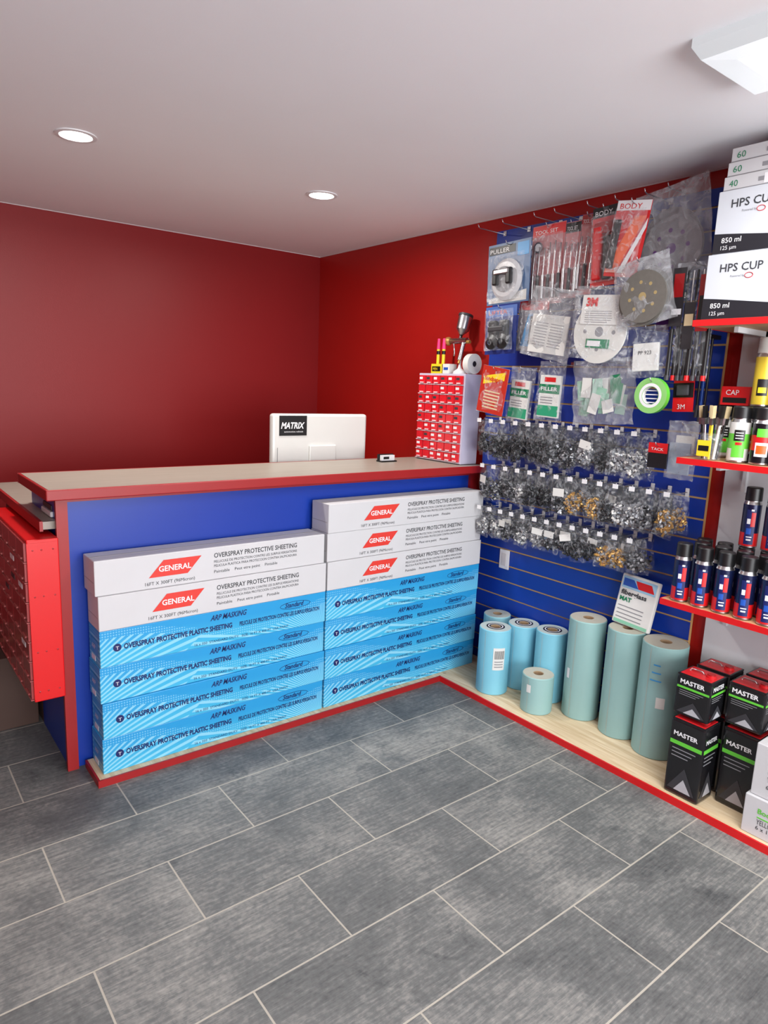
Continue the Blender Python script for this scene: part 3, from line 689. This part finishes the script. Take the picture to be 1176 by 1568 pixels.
def can(name,x,y,z,h=.235,r=.0325,style=0):
    b=B(name)
    body=[M('can_navy',(22,30,66),.25,.3,.25,30),M('can_black',(24,24,30),.25,.3),M('can_white',(205,205,200),.3),M('can_yellow',(215,190,60),.3,.3)][style]
    cap=[BLACK,BLACK,BLACK,M('can_clear_cap',(180,180,175),.2)][style]
    hb=h*.72
    b.lathe([(.0001,.002),(r*.9,0),(r,.003),(r,.008),(r,hb*.35),(r,hb*.72),(r,hb),(r*.86,hb+.012),(r*.86,hb+.014),(r*.93,hb+.014),(r*.9,h-.004),(r*.84,h),(.0001,h)],(x,y,z),
        [CHROME,CHROME,CHROME,[RED,body,body,body][style],[body,RED,GREEN,body][style],body,CHROME,CHROME,cap,cap,cap,cap],24)
    ang=math.atan2(-y,-x)
    def patch(a,wa,z0,z1,m,off=.0009):
        vs=[];fs=[];n=6
        for i in range(n+1):
            t=a-wa/2+wa*i/n
            for zz in (z0,z1): vs.append((x+(r+off)*math.cos(t),y+(r+off)*math.sin(t),z+zz))
        for i in range(n): fs.append((2*i,2*i+2,2*i+3,2*i+1))
        b.add(vs,fs,m,True)
    if style==0:
        patch(ang,1.0,.015,.15,NAVY); patch(ang+.25,.45,.085,.14,RED,.0015); patch(ang-.2,.35,.095,.115,WHITE,.0018); patch(ang,.5,.03,.036,WHITE,.0015); patch(ang,.6,.042,.046,WHITE,.0015); patch(ang-.1,.5,.055,.078,BLUEP,.0015); patch(ang+.1,.3,.145,.152,WHITE,.0015)
    elif style==1:
        patch(ang,1.2,.03,.08,WHITE); patch(ang,.9,.04,.07,ORANGE,.0015); patch(ang,1.1,.10,.13,GREEN)
    elif style==2:
        patch(ang,1.2,.02,.06,GREEN); patch(ang,1.0,.08,.12,BLACK); patch(ang,.6,.065,.075,RED)
        for q in range(3): patch(ang,.7,.088+q*.01,.091+q*.01,WHITE,.0015)
    else:
        patch(ang,1.1,.04,.10,BLACK); patch(ang,.8,.05,.07,YELLOW,.0015)
    return b.done((x,y,z))
for j in range(3):
    for i in range(8):
        can('aerosol_can',2.575+.078*j,1.325-.083*i-(.03 if j%2 else 0),.8015,style=0)
can('aerosol_can',2.731,1.159,1.038); can('aerosol_can',2.731,1.076,1.038)
for j in range(2):
    for i in range(6):
        can('primer_aerosol_can',2.60+.085*j,1.185-.082*i-(.02 if j else 0),1.3715,.205,.036,[2,1][(i+j)%2])
for i in range(6): can('primer_aerosol_can',2.77,1.325-.082*i,1.3715,.205,.036,2)
for i in range(4): can('lacquer_can',2.685,1.165-.082*i,1.5775,.25,.033,3)
b=B('small_red_carton'); b.box(2.735,2.805,1.23,1.34,1.5775,1.65,RED,.002); b.T=WALL(2.735,1.34,1.5775); b.box(.01,.10,.01,.03,0,.001,BLACK); b.text('CAP',.02,.040,.02,WHITE,z=.002); b.done()
b=B('brush_cup'); cx,cy=2.585,1.28
b.lathe([(.0001,.002),(.038,.002),(.042,.10)],(cx,cy,1.3715),FILM,24)
for i in range(9):
    a=i*.7; x=cx+.024*math.cos(a); y=cy+.024*math.sin(a); T=Matrix.Translation((x,y,1.375))@Matrix.Rotation(.12*math.cos(a),4,'Y')@Matrix.Rotation(-.12*math.sin(a),4,'X')
    b.cyl((0,0,0),.005,.13,[CHROME,YELLOW,WHITE,BLACK][i%4],seg=8,T=T); b.box(-.014,.014,-.005,.005,.13,.155,CHROME,T=T); b.box(-.013,.013,-.004,.004,.155,.20,[BLACK,M('bristle',(190,170,130),.8)][i%2],T=T)
b.T=WALL(cx-.043,cy+.03,1.375); b.box(0,.05,.01,.07,0,.001,YELLOW); b.box(.005,.045,.03,.05,.001,.002,BLACK); b.done()
b=B('hanging_clear_bag', WALL(2.71,1.462,1.385))
b.box(-.05,.04,-.1,.03,-.006,.004,M('bluegrey',(150,165,185),.5)); b.box(-.03,.05,-.06,.06,-.012,-.004,PAPER); b.pouch(0,0,.13,.24,.04,HFILM,nx=10,ny=12,crumple=.012,seed=31)
b.tube([(0,.105,-.150),(0,.105,.01),(0,.115,.02)],.002,WIRE); b.done()

# ------------------------------------------------------------------ lamps
LED=M('led_lens',(255,250,244),.5,emit=14.)
def downlight(x,y):
    b=B('recessed_ceiling_light')
    b.lathe([(.078,H),(.078,H-.004),(.062,H-.006),(.060,H-.003)],(x,y,0),WHITE,36); b.lathe([(.0601,H-.003),(.0001,H-.003)],(x,y,0),LED,36); b.done()
    l=bpy.data.lights.new('downlight','AREA'); l.shape='DISK'; l.size=.12; l.energy=18; l.color=(1,.96,.90); l.spread=math.radians(175)
    o=bpy.data.objects.new('downlight_lamp',l); o.location=(x,y,H-.012); scene.collection.objects.link(o)
downlight(.805,3.07); downlight(1.96,3.08)
def area(name,loc,rot,sx,sy,e,col):
    l=bpy.data.lights.new(name,'AREA'); l.shape='RECTANGLE'; l.size=sx; l.size_y=sy; l.energy=e; l.color=col
    o=bpy.data.objects.new(name,l); o.location=loc; o.rotation_euler=rot; scene.collection.objects.link(o); return o
LENS=M('lens_side',(205,212,214),.3,emit=.25); LENSB=M('lens_bottom',(245,250,255),.3,emit=2.6)
LENSM=M('lens_mid',(225,232,236),.3,emit=.5)
def fixture(xa,xb,ya,yb,hb=.052):
    b=B('ceiling_light_fixture'); i1=.018; i2=.075
    ring=[[(xa,ya,H),(xb,ya,H),(xb,yb,H),(xa,yb,H)],[(xa,ya,H-.022),(xb,ya,H-.022),(xb,yb,H-.022),(xa,yb,H-.022)],
     [(xa+i1,ya+.01,H-hb),(xb-i1,ya+.01,H-hb),(xb-i1,yb-.02,H-hb),(xa+i1,yb-.02,H-hb)],
     [(xa+i2,ya+.05,H-hb-.003),(xb-i2,ya+.05,H-hb-.003),(xb-i2,yb-.09,H-hb-.003),(xa+i2,yb-.09,H-hb-.003)]]
    for r0,r1,m in ((0,1,LENS),(1,2,LENS),(2,3,LENSM)):
        b.add(ring[r0]+ring[r1],[(k,(k+1)%4,4+(k+1)%4,4+k) for k in range(4)],m)
    b.add(ring[3],[(0,1,2,3)],LENSB); b.done()
    area('fixture_lamp',((xa+xb)/2,(ya+yb)/2,H-hb-.015),(0,0,0),.25,1.1,34,(.98,.99,1))
fixture(1.82,2.165,-.13,1.085)
fixture(-.2,.15,-1.6,-.4)  # added fill light: unseen second fixture behind the camera, evens out the room
area('daylight_window',(.6,YF-.25,1.2),(math.radians(107),0,0),3.8,1.8,275,(.96,.98,1))
W=bpy.data.worlds.new('World'); scene.world=W; W.use_nodes=True
W.node_tree.nodes['Background'].inputs[0].default_value=(.9,.94,1,1); W.node_tree.nodes['Background'].inputs[1].default_value=1.2

# ------------------------------------------------------------------ camera
cam=bpy.data.cameras.new('camera'); co=bpy.data.objects.new('camera',cam); scene.collection.objects.link(co)
cam.sensor_fit='VERTICAL'; cam.sensor_height=36; cam.sensor_width=27; cam.lens=23.99; cam.clip_start=.05
X=Vector((1349,139,-1045)).normalized(); Yv=Vector((-829,228,-1045)); Yv=(Yv-Yv.dot(X)*X).normalized(); Zv=X.cross(Yv)
R=Matrix((X,Yv,Zv)); co.matrix_world=Matrix.Translation((0,0,1.6))@R.to_4x4()
scene.camera=co
